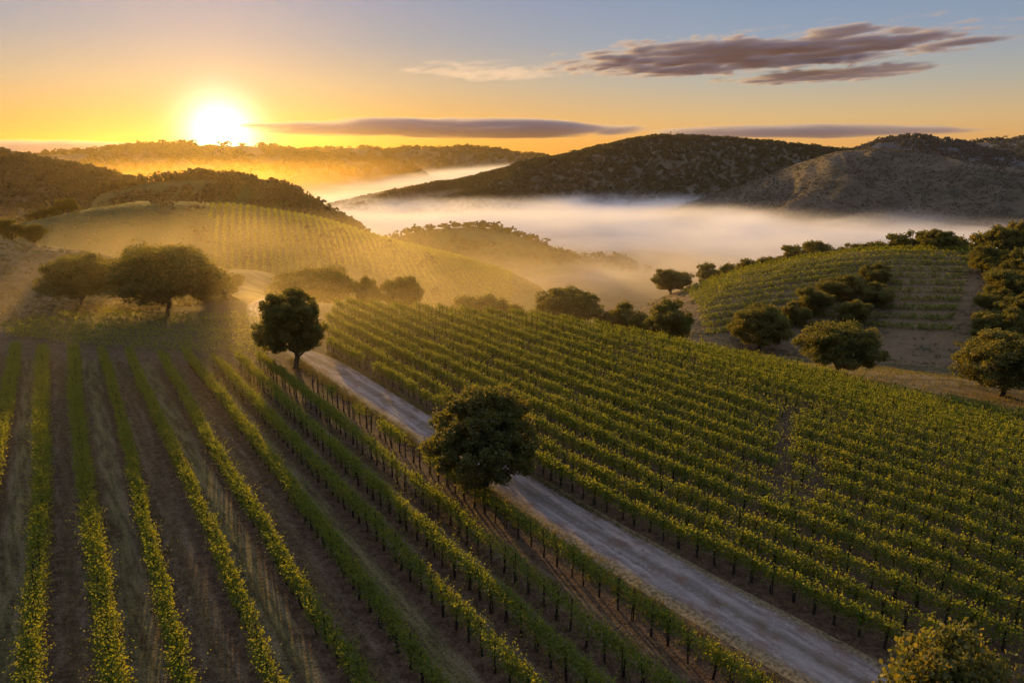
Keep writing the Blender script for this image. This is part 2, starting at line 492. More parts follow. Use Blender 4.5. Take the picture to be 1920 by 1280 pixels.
head = b.mix(b.smooth(nA, 0.5, 0.72), head, (0.07, 0.065, 0.026))
dry = b.mix(b.smooth(b.noise(b.scale(P, (0.35, 1.2, 1)), 0.5, 5, 0.65), 0.35, 0.65), (0.22, 0.165, 0.085), (0.105, 0.085, 0.045))
dry = b.mix(b.smooth(nA, 0.55, 0.7), dry, (0.085, 0.085, 0.035))
c = b.mix(sep.outputs[0], head, cl)
c = b.mix(sep.outputs[1], c, cr)
c = b.mix(sep.outputs[2], c, dry)
c = b.mix(b.smooth(nC, 0.42, 0.72), c, b.mix(1.0, c, (0.45, 0.42, 0.40), 'MULTIPLY'))
c = b.mix(b.math('MULTIPLY', b.smooth(b.noise(P, 5.0, 2), 0.66, 0.74), 0.6), c, (0.22, 0.17, 0.10))
diffuse_out(b, out, c, 1.0, b.math('ADD', nB, b.math('MULTIPLY', nC, 0.6)), 0.9, 0.12)
me.materials.append(m)
tag(link('ground', me), kind='structure')

# ------------------------------------------------------------------ gravel track
rp = np.array([(25.4, -12), (24.9, 2), (24.1, 10), (23.3, 20), (22.9, 34), (23.0, 48), (22.9, 60), (22.2, 68), (21.6, 75), (22.0, 84), (24.6, 93), (28, 99)])
tt = np.linspace(0, 1, 420)
rs = np.stack([np.interp(tt, np.linspace(0, 1, len(rp)), rp[:, k]) for k in range(2)], 1)
for _ in range(30):
    rs[1:-1] = 0.25 * rs[:-2] + 0.5 * rs[1:-1] + 0.25 * rs[2:]
XY = rs[:, :1] * ND[None] + rs[:, 1:] * RD[None]
tg = np.gradient(XY, axis=0); tg /= np.linalg.norm(tg, axis=1)[:, None]
sd = np.stack([tg[:, 1], -tg[:, 0]], 1)
nw = 25
ww = np.linspace(-2.0, 1.75, nw)
wf = (1 - 0.55 * sstep(60, 72, rs[:, 1]))[:, None]
RX = XY[:, None, 0] + sd[:, None, 0] * ww[None] * wf; RY = XY[:, None, 1] + sd[:, None, 1] * ww[None] * wf
rut = 0.03 - 0.035 * (np.exp(-((ww - 0.65) / 0.28) ** 2) + np.exp(-((ww + 0.65) / 0.28) ** 2)) * 0.7
RZ = ground(RX, RY) + 0.035 + rut[None] - 0.06 * sstep(1.35, 2.0, np.abs(ww))[None]
me = mesh_np('gravel_track', np.stack([RX, RY, RZ], -1).reshape(-1, 3), grid_faces(420, nw), None, True)
ca = me.color_attributes.new('across', 'FLOAT_COLOR', 'POINT')
wv = np.tile(ww / 4 + 0.5, (420, 1)).ravel()
ca.data.foreach_set('color', np.stack([wv, wv, wv, wv * 0 + 1], -1).astype(np.float32).ravel())
m, b, out = new_mat('gravel')
g = b.add('ShaderNodeNewGeometry'); P = g.outputs['Position']
a_ = b.add('ShaderNodeAttribute', attribute_name='across')
sp = b.add('ShaderNodeSeparateColor'); b.l.new(a_.outputs['Color'], sp.inputs[0])
n1 = b.noise(P, 0.7, 5, 0.6); n2 = b.noise(P, 6, 5, 0.7); n3 = b.noise(P, 28, 2)
offs = b.vmath('DOT_PRODUCT', P, (ND[0], ND[1], 0)); alo = b.vmath('DOT_PRODUCT', P, (RD[0], RD[1], 0))
cb = b.add('ShaderNodeCombineXYZ'); b.put(cb.inputs[0], offs); b.put(cb.inputs[1], b.math('MULTIPLY', alo, 0.10))
nS = b.noise(cb.outputs[0], 3.0, 4, 0.6)
u = b.math('ADD', sp.outputs[0], b.math('MULTIPLY', b.math('SUBTRACT', b.noise(P, 1.1, 5, 0.7), 0.5), 0.22))
body = b.mix(b.smooth(nS, 0.35, 0.65), (0.185, 0.155, 0.140), (0.32, 0.27, 0.240))
body = b.mix(b.smooth(n2, 0.52, 0.72), body, (0.42, 0.37, 0.335))
body = b.mix(b.smooth(n1, 0.45, 0.7), body, (0.20, 0.125, 0.09))
wl = b.ramp(u, [(0.0, 0), (0.28, 0), (0.34, 1), (0.40, 0), (0.60, 0), (0.66, 1), (0.72, 0), (1, 0)])
body = b.mix(b.math('MULTIPLY', wl, b.smooth(nS, 0.3, 0.6)), body, (0.36, 0.315, 0.285))
body = b.mix(b.math('MULTIPLY', b.smooth(b.noise(P, 2.6, 3), 0.60, 0.70), 0.6), body, (0.11, 0.085, 0.07))
edge = b.mix(b.smooth(n2, 0.35, 0.62), (0.10, 0.078, 0.038), (0.30, 0.235, 0.135))
ek = b.ramp(u, [(0.0, 1), (0.12, 1), (0.22, 0), (0.78, 0), (0.86, 1), (1, 1)])
mid = b.ramp(u, [(0.0, 0), (0.41, 0), (0.5, 0.75), (0.59, 0), (1, 0)])
c = b.mix(b.math('MULTIPLY', mid, b.smooth(nS, 0.3, 0.6)), body, (0.10, 0.085, 0.045))
c = b.mix(ek, c, edge)
diffuse_out(b, out, c, 0.95, b.math('ADD', n2, b.math('MULTIPLY', n3, 0.6)), 0.8, 0.06)
me.materials.append(m)
tag(link('gravel_track', me), kind='structure')

# ------------------------------------------------------------------ vine rows
def stake_mesh(seed, h=1.55):
    r = np.random.default_rng(seed)
    n = 6
    z = np.linspace(-0.1, h * 0.72, n)
    P = np.stack([np.cumsum(r.normal(0, 0.022, n)), np.cumsum(r.normal(0, 0.022, n)), z], 1)
    a = tube(P, np.linspace(0.050, 0.030, n), 5)
    q = np.array([[0.06, 0.03, -0.1], [0.06, 0.03, h * 0.6], [0.06, 0.03, h]])
    c = tube(q, [0.03, 0.03, 0.028], 5)
    V, Fq = join_parts([a, c])
    return mesh_np('vine_trunk', V, Fq, M['vine_wood'], True)


STAKES = [stake_mesh(k) for k in range(5)]


def vine_foliage(P, rng, n_leaf, leaf, n_shoot, canopy=(0.75, 1.65), half=0.2, spread=0.42, shoot_h=0.66, dirv=RD):
    """leaves around each vine position P (k,3) plus shoots that stand out of the canopy"""
    k = len(P)
    nd = np.array([dirv[1], -dirv[0]])
    vig = np.clip(rng.uniform(0.55, 1.2, k) + 0.35 * vnoise(np.arange(k) / 5.0, 0.3 + 0 * np.arange(k), int(rng.integers(40))), 0.25, 1.4)
    # body of the canopy
    idx = np.repeat(np.arange(k), n_leaf)
    keep = rng.random(len(idx)) < vig[idx]
    idx = idx[keep]; n = len(idx)
    al = rng.normal(0, spread, n); ac = rng.normal(0, half * 0.75, n) + half * 0.8 * rng.choice([-1, 1], n)
    hz = canopy[0] + (canopy[1] - canopy[0]) * rng.beta(2.0, 1.6, n) * (0.8 + 0.25 * vig[idx]) - 0.35 * np.abs(ac)
    C = P[idx] + np.stack([al * dirv[0] + ac * nd[0], al * dirv[1] + ac * nd[1], hz], 1)
    S = leaf * rng.uniform(0.65, 1.25, n)
    # shoots
    js = np.repeat(np.arange(k), n_shoot); ns = len(js)
    steps = 7
    sl_ = rng.normal(0, spread, ns); sd2 = rng.choice([-1, 1], ns); sc2 = sd2 * half * rng.uniform(0.6, 1.3, ns)
    b0 = P[js] + np.stack([sl_ * dirv[0] + sc2 * nd[0], sl_ * dirv[1] + sc2 * nd[1], canopy[1] * 0.82 + 0 * js], 1)
    lean = rng.normal(0, 0.4, (ns, 2)) + (sd2 * 0.45)[:, None] * nd[None]
    ln = shoot_h * rng.uniform(0.35, 1.3, ns) * vig[js]
    t = np.linspace(0.1, 1, steps)
    Cs = b0[:, None] + np.stack([lean[:, :1] * ln[:, None] * t[None] ** 1.5, lean[:, 1:] * ln[:, None] * t[None] ** 1.5, ln[:, None] * (t[None] * 1.15 - 0.25 * t[None] ** 2)], -1)
    Cs = Cs.reshape(-1, 3) + rng.normal(0, leaf * 0.25, (ns * steps, 3))
    Ss = (leaf * np.linspace(1.05, 0.55, steps)[None] * rng.uniform(0.75, 1.2, (ns, 1))).ravel()
    return leaf_quads(np.concatenate([C, Cs]), np.concatenate([S, Ss]), rng, 0.2)


ORD = ['first', 'second', 'third', 'fourth', 'fifth', 'sixth', 'seventh', 'eighth', 'ninth', 'tenth', 'eleventh', 'twelfth', 'thirteenth', 'fourteenth', 'fifteenth', 'sixteenth',
       'seventeenth', 'eighteenth', 'nineteenth', 'twentieth', 'twenty-first', 'twenty-second', 'twenty-third', 'twenty-fourth']


def vine_row(P, label, group, seed, n_leaf, leaf, n_shoot, trunks=True, dirv=RD, mask=None, **kw):
    """P (k,3): one point per vine along the row"""
    rng = np.random.default_rng(seed)
    root = empty('vine_row', P[0], label, 'vine row', group)
    o0 = P[0]
    fol = P if mask is None else P[mask]
    V, Fq = vine_foliage(fol - o0, rng, n_leaf, leaf, n_shoot, dirv=dirv, **kw)
    link('foliage', mesh_np('foliage', V, Fq, M['vine']), root)
    if trunks:
        for p in P:
            t = bpy.data.objects.new('vine_trunk', STAKES[rng.integers(5)])
            COL.objects.link(t); t.parent = root
            t.location = p - o0
            t.rotation_euler = (rng.normal(0, 0.03), rng.normal(0, 0.03), rng.uniform(0, 6.28))
            t.scale = (1, 1, rng.uniform(0.92, 1.06))
    return root


def row_points(off, r0, r1, step, rng, wob=0.05):
    r = np.arange(r0, r1, step); r = r + rng.normal(0, 0.08, len(r))
    if isinstance(off, tuple): off = off[0] + (off[1] - off[0]) * (r - 27) / 51
    if not isinstance(off, np.ndarray) and off > 24: off = off + 1.8 * (1 - sstep(5, 30, r))
    o = off + rng.normal(0, wob, len(r)) + 0.12 * np.sin(r / 17 + off)
    xy = r[:, None] * RD[None] + o[:, None] * ND[None]
    return np.concatenate([xy, ground(xy[:, 0], xy[:, 1])[:, None]], 1), r


for k, o in enumerate(ROW_L):
    rng = np.random.default_rng(100 + k)
    r1 = 56.0 if k == 0 else 81.5 - 0.95 * o[1] + rng.uniform(-0.5, 0.5)
    P, r = row_points(o, 2.0, r1, 1.05, rng)
    lab = ('vine row hugging the near side of the gravel track, patchy towards its far end' if k == 0 else
           f'{ORD[k]} vine row on the near side of the gravel track, counted from the track')
    mask = None
    if k == 0:
        mask = (r < 36) | (rng.random(len(r)) < 0.35)
    vine_row(P, lab, 'vine rows left of the gravel track', 200 + k, 560, 0.105, 12, mask=mask, half=0.17 + (0.07 if o[0] < 2 else 0))

for k, o in enumerate(ROW_R):
    rng = np.random.default_rng(300 + k)
    re = float(np.interp(o, [24, 25, 27, 34, 50, 57, 64, 70], [60, 68, 74, 86, 65.5, 52, 40, 28])) + rng.uniform(-0.7, 0.7)
    rb = max(2.0, 10.3 - 1.5 * k) + rng.uniform(-0.7, 0.7)
    P, r = row_points(o, rb, re, 1.0, rng, 0.07)
    # two narrow footpaths cut through the rows
    mask = np.ones(len(r), bool)
    for (a, c) in ((at(1482, 765, 55.5), at(1452, 1010, 37)), (at(1532, 862, 46), at(1522, 960, 40))):
        d = c[:2] - a[:2]; L = np.linalg.norm(d); d /= L
        q = P[:, :2] - a[:2]; s = q @ d; e = np.abs(q @ np.array([d[1], -d[0]]))
        mask &= ~((s > 0) & (s < L) & (e < 0.45))
    P = P[mask]
    gap = (rng.random(len(P)) < (0.78 if k == 0 else 0.97)) | (P @ np.array([RD[0], RD[1], 0]) < 36)
    lab = ('vine row lining the far side of the gravel track, its bare trunks showing' if k == 0 else
           f'{ORD[k]} vine row on the far side of the gravel track, counted from the track')
    near = max(0.0, 1 - k / 16)
    vine_row(P, lab, 'vine rows right of the gravel track', 400 + k, int(330 + 200 * near), 0.117, 11, mask=gap, half=0.19, spread=0.40, canopy=((0.65, 1.5) if k == 0 else (0.40, 1.45)), shoot_h=0.52)

# rows across the head of the left block
cross = [((20, 616), (484, 646)), ((14, 605), (484, 632)), ((40, 597), (484, 618)), ((70, 590), (482, 606)), ((110, 583), (478, 594)), ((200, 578), (474, 584))]
for k, (a, c) in enumerate(cross):
    def flat(px, py):
        rr_ = ray(px, py); s = -(CAM_Z - 0.9) / rr_[2]
        return np.array([rr_[0] * s, rr_[1] * s])
    A, C = flat(*a), flat(*c)
    rng = np.random.default_rng(600 + k)
    L = np.linalg.norm(C - A); n = int(L / 1.05)
    t = np.linspace(0, 1, n)
    d = (C - A) / L; nrm = np.array([d[1], -d[0]])
    xy = A[None] + (C - A)[None] * t[:, None] + nrm[None] * (1.2 * np.sin(PI * t))[:, None]
    P = np.concatenate([xy, ground(xy[:, 0], xy[:, 1])[:, None]], 1)
    lab = ['crosswise vine row next to the bare headland, nearest of the six', 'second crosswise vine row beyond the bare headland', 'third crosswise vine row beyond the bare headland',
           'fourth crosswise vine row beyond the bare headland', 'fifth crosswise vine row, next to last before the big oaks', 'short crosswise vine row closest to the big oaks'][k]
    vine_row(P, lab, 'crosswise vine rows beyond the headland', 700 + k, 90, 0.17, 5, trunks=False, dirv=d, half=0.25, canopy=(0.05, 0.95), shoot_h=0.35)

# rows on the hill to the right
def on_hill(name, x, y):
    h = HILLS[name].ray_cast(Vector((x, y, 300)), Vector((0, 0, -1)))
    return None if h[0] is None else h[0].z


i0, i1 = 0, 0
for k in range(12):
    v = 0.012 + k * 0.057
    rng = np.random.default_rng(800 + k)
    # follow the ridge, stepped down the front face
    md = R_rv[:, :2].mean(0); md /= np.linalg.norm(md)
    base = R_rv[:, :2] - md[None] * (72 * v)
    px0 = 1285 + k * 4; px1 = 1826 - k * 3
    pxs = 960 + F_PX * base[:, 0] / (base[:, 1] * CP + 25 * SP)
    sel = (pxs > px0) & (pxs < px1)
    if sel.sum() < 3: continue
    base = base[sel]
    tcum = np.concatenate([[0], np.cumsum(np.linalg.norm(np.diff(base, axis=0), axis=1))])
    n = int(tcum[-1] / 1.1)
    s = np.linspace(0, tcum[-1], n)
    xy = np.stack([np.interp(s, tcum, base[:, j]) for j in range(2)], 1) + rng.normal(0, 0.12, (n, 2))
    z = np.array([surf(p[0], p[1], ('vineyard_hill',)) for p in xy])
    P = np.concatenate([xy, z[:, None]], 1)
    d = base[-1] - base[0]; d /= np.linalg.norm(d)
    lab = ('topmost vine row along the crest of the small vineyard hill' if k == 0 else f'{ORD[k]} vine row down from the crest of the small vineyard hill')
    vine_row(P, lab, 'vine rows on the small vineyard hill', 850 + k, 80, 0.27, 4, trunks=False, dirv=d, half=0.28, spread=0.42, canopy=(0.0, 1.0), shoot_h=0.45)

# the vineyard on the misty slope: too many rows to tell apart
rng = np.random.default_rng(900)
md = R_m1[:, :2].mean(0); md /= np.linalg.norm(md)
pts = []
for j in range(60, 195, 2):
    for v in np.linspace(0.03, 0.62, 70):
        p = R_m1[j, :2] - md * 135 * v
        pxx = 960 + F_PX * p[0] / (p[1] * CP + 35 * SP)
        if 400 < pxx < 960 and vnoise(p[0] / 30, p[1] / 30, 3) > -0.75:
            pts.append(p)
pts = np.array(pts)
z = np.array([surf(p[0], p[1], ('vineyard_slope',)) for p in pts])
P = np.concatenate([pts, z[:, None]], 1)
V, Fq = vine_foliage(P, rng, 26, 0.42, 0, canopy=(0.0, 1.05), half=0.30, spread=0.7)
tag(link('vineyard', mesh_np('vineyard', V, Fq, M['vine'])), 'misty vineyard of thin parallel rows on the slope below the rising sun', 'vineyard', kind='stuff')

# ------------------------------------------------------------------ trees
def tree_proto(seed, n_leaf, leaf, H=8.0, W=7.0, trunk_h=1.7, flat=0.75, blobs=26, skirt=0.0, tr=0.24, even=False):
    """trunk with limbs and a crown of leaf clumps; unit tree of height H, width W"""
    r = np.random.default_rng(seed)
    ch = H - trunk_h                                 # crown height
    cz = trunk_h + ch * (0.42 if even else 0.44)
    # big lobes spread over a dome, each made of smaller leaf clumps
    nl = max(9, blobs // 2) if not even else 46
    i = np.arange(nl) + 0.5
    ph = np.arccos(1 - (1.9 if even else 1.86) * i / nl); te = PI * (1 + 5 ** 0.5) * i + r.uniform(0, 6)
    rad = r.uniform(0.60, 0.73, nl) if even else r.uniform(0.50, 0.70, nl)
    L_ = np.stack([np.cos(te) * np.sin(ph), np.sin(te) * np.sin(ph), np.cos(ph)], 1) * rad[:, None] + r.normal(0, 0.035 if even else 0.07, (nl, 3))
    lr = r.uniform(0.20, 0.29, nl) if even else r.uniform(0.26, 0.42, nl)
    B = [r.normal(0, 0.24, (14, 3))]; RBs = [np.full(14, 0.24)]
    for q in range(nl):
        m_ = r.integers(4, 8)
        d0 = r.normal(size=(m_, 3)); d0 /= np.linalg.norm(d0, axis=1)[:, None]
        B.append(L_[q] + d0 * lr[q] * r.uniform(0.45, 0.85, (m_, 1)))
        RBs.append(lr[q] * r.uniform(0.36, 0.60, m_))
    B = np.concatenate(B)
    if even: B[:, :2] *= np.where(B[:, 2] < 0, 1.18, 1.0)[:, None]
    Rn = np.concatenate(RBs); nb = len(B)
    nrm_ = (np.linalg.norm(B, axis=1) if not even else (np.abs(B) ** 2.4).sum(1) ** (1 / 2.4)); over = np.maximum(nrm_ + Rn * 0.5, 1e-3)
    B = np.where((over > 1.0)[:, None], B / over[:, None], B)
    Cn = B * np.array([W / 2, W / 2, ch * 0.56]) + np.array([0, 0, cz])
    Rb = W * 0.5 * Rn
    wgt = Rb ** 2; wgt /= wgt.sum()
    idx = r.choice(nb, n_leaf, p=wgt)
    d = r.normal(size=(n_leaf, 3)); d /= np.linalg.norm(d, axis=1)[:, None]
    rr_ = Rb[idx] * (0.40 + 0.68 * r.random(n_leaf) ** 0.6)
    C = Cn[idx] + d * rr_[:, None] * np.array([1.05, 1.05, 0.8])
    # sprigs standing out of the outline
    ns = n_leaf // 8
    j = r.choice(nb, ns, p=wgt); d2 = r.normal(size=(ns, 3)); d2[:, 2] += 0.3; d2 /= np.linalg.norm(d2, axis=1)[:, None]
    C = np.concatenate([C, Cn[j] + d2 * (Rb[j] * r.uniform(1.0, 1.4, ns))[:, None]])
    low = trunk_h * (0.70 - skirt)
    C = C[C[:, 2] > low + r.normal(0, 0.25, len(C))]
    S = leaf * r.uniform(0.6, 1.3, len(C))
    V, Fq = leaf_quads(C, S, r, 0.15)
    crown = mesh_np('crown', V, Fq, M['oak'])
    parts = []
    n = 7
    z = np.linspace(-0.3, trunk_h * 1.35, n)
    tp = np.stack([np.cumsum(r.normal(0, 0.05, n)), np.cumsum(r.normal(0, 0.05, n)), z], 1)
    rad = np.array([tr * 1.6, tr * 1.15, tr, tr * 0.95, tr * 0.9, tr * 0.85, tr * 0.75])
    parts.append(tube(tp, rad, 9))
    okb = np.where((Cn[:, 2] > trunk_h * 1.5) & (np.linalg.norm(B, axis=1) < 0.8))[0]
    for q in r.choice(okb, min(13, len(okb)), replace=False):
        a = tp[r.integers(3, 7)]; e = Cn[q]
        mid = a * 0.5 + e * 0.5 + np.array([0, 0, -0.25]) + r.normal(0, 0.15, 3)
        t = np.linspace(0, 1, 6)[:, None]
        L = (1 - t) ** 2 * a + 2 * t * (1 - t) * mid + t * t * e
        parts.append(tube(L, np.linspace(tr * 0.5, 0.035, 6), 6))
        for _ in range(2):
            e2 = e + r.normal(0, Rb[q] * 0.8, 3)
            parts.append(tube(np.array([L[3], (L[3] + e2) / 2 + r.normal(0, 0.1, 3), e2]), [tr * 0.22, 0.04, 0.015], 5))
    V, Fq = join_parts(parts)
    trunk = mesh_np('trunk', V, Fq, M['bark'], True)
    return dict(crown=crown, trunk=trunk, H=H, W=W)


PROTO = {
    'round': tree_proto(21, 52000, 0.17, 8, 7.0, 1.7, blobs=34, even=True),
    'roundb': tree_proto(22, 60000, 0.16, 8, 7.2, 1.9, blobs=34, even=True),
    'dome': tree_proto(31, 40000, 0.20, 8, 9.0, 1.5, blobs=34, even=True),
    'domeb': tree_proto(32, 40000, 0.20, 8, 9.4, 1.75, blobs=34, even=True),
    'oak': tree_proto(23, 30000, 0.24, 8, 8.6, 1.1, blobs=34),
    'oakb': tree_proto(24, 30000, 0.24, 8, 8.2, 1.0, blobs=30, even=True),
    'wide': tree_proto(25, 36000, 0.25, 8, 11.0, 1.1, blobs=40, skirt=0.2, even=True),
    'bushy': tree_proto(26, 26000, 0.24, 8, 8.4, 0.5, blobs=24, skirt=0.5),
    'shrub': tree_proto(27, 14000, 0.16, 3.2, 5.0, 0.3, blobs=30, skirt=0.9, tr=0.08),
    'small': tree_proto(28, 8000, 0.42, 8, 8.0, 0.8, blobs=15, skirt=0.4),
    'smallb': tree_proto(29, 8000, 0.42, 8, 9.5, 0.8, blobs=15, skirt=0.4),
}


def tree(kind, px, top, width, label, group=None, base=None, D=None, name='oak_tree', cat='tree', rz=None, dz=0.0):
    pr = PROTO[kind]
    if D is None:
        p, D = hit(px, base)
        if p is None:
            print('MISS', label); return
    else:
        q = at(px, 600, D); p = np.array([q[0], q[1], surf(q[0], q[1])])
    ztop = at(px, top, D)[2]
    h = max(ztop - p[2], 1.2)
    depth = p[1] * CP + (CAM_Z - p[2]) * SP
    w = width / F_PX * depth
    root = empty(name, (p[0], p[1], p[2] + dz), label, cat, group, random.uniform(0, 6.28) if rz is None else rz)
    root.scale = (w / pr['W'], w / pr['W'], h / pr['H'])
    link('trunk', pr['trunk'], root)
    link('crown', pr['crown'], root)
    print(f'{label[:60]:60s} D={D:.0f} h={h:.1f} w={w:.1f} z={p[2]:.1f}')
    return root


tree('roundb', 907, 712, 214, 'round leafy tree between the gravel track and the vine rows, biggest in the vineyard', base=930)
tree('round', 552, 533, 134, 'round dark tree standing where the gravel track meets the headland', base=690)
GA = 'oaks along the edge of the vineyard plateau'
tree('domeb', 155, 466, 150, 'dark round oak below the grassy rise, left of the widest oak', GA, base=577)
tree('wide', 318, 450, 215, 'widest oak, glowing amber below the sun at the vineyard edge', GA, base=577)
tree('bushy', 425, 505, 95, 'hazy bushy tree tucked against the right side of the widest oak', GA, D=106)
tree('wide', 590, 499, 165, 'spreading hazy oak rising behind the round tree on the headland', GA, D=118)
tree('bushy', 692, 514, 66, 'small bushy tree squeezed between two oaks above the vine rows', GA, D=117)
tree('oak', 757, 514, 96, 'dark oak with a crisp outline at the end of the oak clump by the vines', GA, D=108)
tree('dome', 885, 546, 118, 'low grey-green tree crown just peeping over the vineyard edge', GA, D=134)
tree('bushy', 945, 553, 84, 'small rounded crown right of the low grey-green crown at the vineyard edge', GA, D=132)
tree('domeb', 1067, 534, 142, 'domed oak standing alone against the orange mist at the vineyard edge', GA, D=104)
tree('bushy', 1180, 562, 90, 'mid green bushy tree right behind the domed oak', GA, D=104)
tree('bushy', 1138, 580, 56, 'little dark tree at the foot of the domed oak', GA, D=102)
tree('oak', 1255, 560, 100, 'gappy oak whose crown overlaps the last vines before the small hill', GA, D=98)
tree('oak', 1258, 503, 84, 'lone oak on the left end of the small vineyard hill', 'trees around the small vineyard hill', base=551)
tree('dome', 1422, 567, 116, 'round oak on the dry grass, left of the pair beside the vines', 'oaks on the dry grass beside the vines', base=656)
tree('domeb', 1567, 595, 155, 'broad domed oak on the dry grass in the middle of the three', 'oaks on the dry grass beside the vines', base=705)
tree('dome', 1878, 608, 190, 'dark oak on the dry grass cut off by the right picture edge', 'oaks on the dry grass beside the vines', base=742)

# trees on the crest of the small vineyard hill
crest = [(1322, 490, 46, 172, 'small'), (1357, 487, 40, 190, 'smallb'), (1390, 482, 48, 192, 'small'), (1430, 474, 52, 196, 'smallb'), (1470, 455, 60, 190, 'small'), (1512, 447, 74, 192, 'oak'),
         (1552, 458, 44, 205, 'smallb'), (1583, 452, 50, 208, 'small'), (1620, 444, 60, 208, 'smallb'), (1660, 432, 58, 206, 'small'), (1700, 425, 64, 206, 'small'), (1736, 424, 62, 193, 'oakb'),
         (1775, 430, 54, 204, 'smallb'), (1812, 428, 60, 196, 'small'), (1850, 412, 70, 198, 'oakb'), (1895, 408, 80, 196, 'oak'), (1948, 404, 80, 196, 'oakb')]
clab = ['lowest tree of the crest line, next to the lone oak', 'slim tree second from the low end of the crest line', 'third tree from the low end of the crest line', 'broad tree left of the dark mound of oaks on the crest',
        'left half of the dark mound of oaks on the crest', 'tallest dark oak of the mound on the hill crest', 'pale small tree just right of the dark mound on the crest', 'misty tree, second right of the dark mound on the crest',
        'misty tree, third right of the dark mound on the crest', 'feathery tree left of the umbrella shaped crest oak', 'umbrella shaped oak rising above the misty crest line', 'dark oak with a visible trunk at the end of the sunlit crest rows',
        'low tree between two dark oaks on the right half of the crest', 'dark spreading tree left of the tall thicket on the crest', 'big pale-topped oak at the start of the crest thicket', 'tallest crown of the thicket on the crest, near the picture edge',
        'crown of the crest thicket cut by the picture edge']
for (px, top, w, D, kd), lb in zip(crest, clab):
    D = float(np.interp(px, [1290, 1400, 1500, 1690, 1900], [165, 172, 178, 186, 188])) + (5 if 'visible trunk' in lb else 15 + 9 * ((px * 7) % 10) / 10)
    tree(kd, px, top, w * 1.15, lb, 'trees along the crest of the small vineyard hill', D=D)
# shrubs and trees down the right side and on the scrub slope
slope = [(1843, 470, 60, 512, 'oak', 'dark tree on the inner side of the thicket top, near the crest oaks'), (1900, 500, 90, 548, 'bushy', 'rounded green tree in the upper thicket between two darker ones'),
         (1938, 552, 90, 604, 'oakb', 'half visible tree at the picture edge in the lower thicket'), (1845, 600, 56, 640, 'bushy', 'small bush on the inner foot of the thicket'),
         (1865, 478, 70, 520, 'bushy', 'topmost bushy tree of the thicket running down the right side'), (1915, 470, 80, 530, 'oakb', 'dark tree behind the top of the thicket on the right side'),
         (1880, 515, 74, 560, 'bushy', 'second bushy tree down the thicket on the right side'), (1925, 520, 80, 570, 'oak', 'dark tree cut by the picture edge halfway down the thicket'),
         (1862, 548, 64, 590, 'bushy', 'yellowish bush halfway down the thicket on the right side'), (1905, 560, 84, 612, 'oakb', 'dark round tree low in the thicket on the right side'),
         (1875, 582, 90, 632, 'bushy', 'sunlit yellow-green tree directly above the cut-off dark oak'), (1925, 590, 90, 650, 'bushy', 'lowest thicket tree beside the picture edge'),
         (1640, 505, 60, 530, 'bushy', 'leafy bush just below the sunlit hill rows'), (1575, 525, 80, 560, 'bushy', 'wide bush at the lower corner of the hill rows'), (1520, 545, 70, 590, 'bushy', 'hazy bush behind the round oak on the dry grass'),
         (1640, 540, 70, 572, 'bushy', 'dark bush in the middle of the scrub slope'), (1490, 575, 50, 610, 'bushy', 'small bush at the foot of the hill beside the round oak'), (1600, 570, 70, 605, 'bushy', 'dark bush behind the top of the broad domed oak')]
for px, top, w, bs, kd, lb in slope:
    tree(kd, px, top - 13, w * 1.1, lb, 'bushes and trees on the scrub slope', base=bs, name='bush' if 'bush ' in lb + ' ' else 'oak_tree', cat='bush' if 'bush ' in lb + ' ' else 'tree')
# left side
tree('small', 52, 406, 46, 'left oak of the pair on the skyline of the grassy rise', 'oaks on the grassy rise', D=136)
tree('smallb', 92, 411, 62, 'right oak of the pair on the skyline of the grassy rise', 'oaks on the grassy rise', D=136)
tree('small', 0, 386, 60, 'dark tree cut by the left picture edge on the grassy rise', 'oaks on the grassy rise', D=134)
for px, top, w, bs, lb in [(90, 398, 16, 413, 'lowest of the small trees up the edge of the misty slope'), (104, 392, 22, 409, 'second small tree up the edge of the misty slope'), (118, 386, 18, 406, 'third small tree up the edge of the misty slope'),
                           (133, 384, 20, 403, 'fourth small tree up the edge of the misty slope'), (150, 370, 24, 398, 'tall small tree in the clump at the top of the misty slope edge'), (168, 367, 26, 393, 'highest tree of the clump at the top of the misty slope edge')]:
    tree('small', px, top, w, lb, 'small trees up the edge of the misty slope', D=284 + (px - 90) * 0.1)
for k, (px, top, w) in enumerate([(768, 430, 20), (792, 424, 22), (812, 422, 26), (838, 418, 24), (858, 415, 22), (880, 416, 30), (908, 415, 26), (930, 420, 24), (950, 425, 22), (972, 432, 24), (992, 438, 24)]):
    tree('small' if k % 2 else 'smallb', px, top, w * 1.2, f'{ORD[k]} tree from the left along the top of the foggy knoll', 'trees along the top of the foggy knoll', D=368)
tree('small', 697, 436, 13, 'tiny lone tree on the ridge of the misty vineyard slope', None, D=298)
tree('shrub', 1928, 1240, 270, 'big yellow-tipped bush in the near right corner below the vines', None, D=24.5, name='bush', cat='bush')


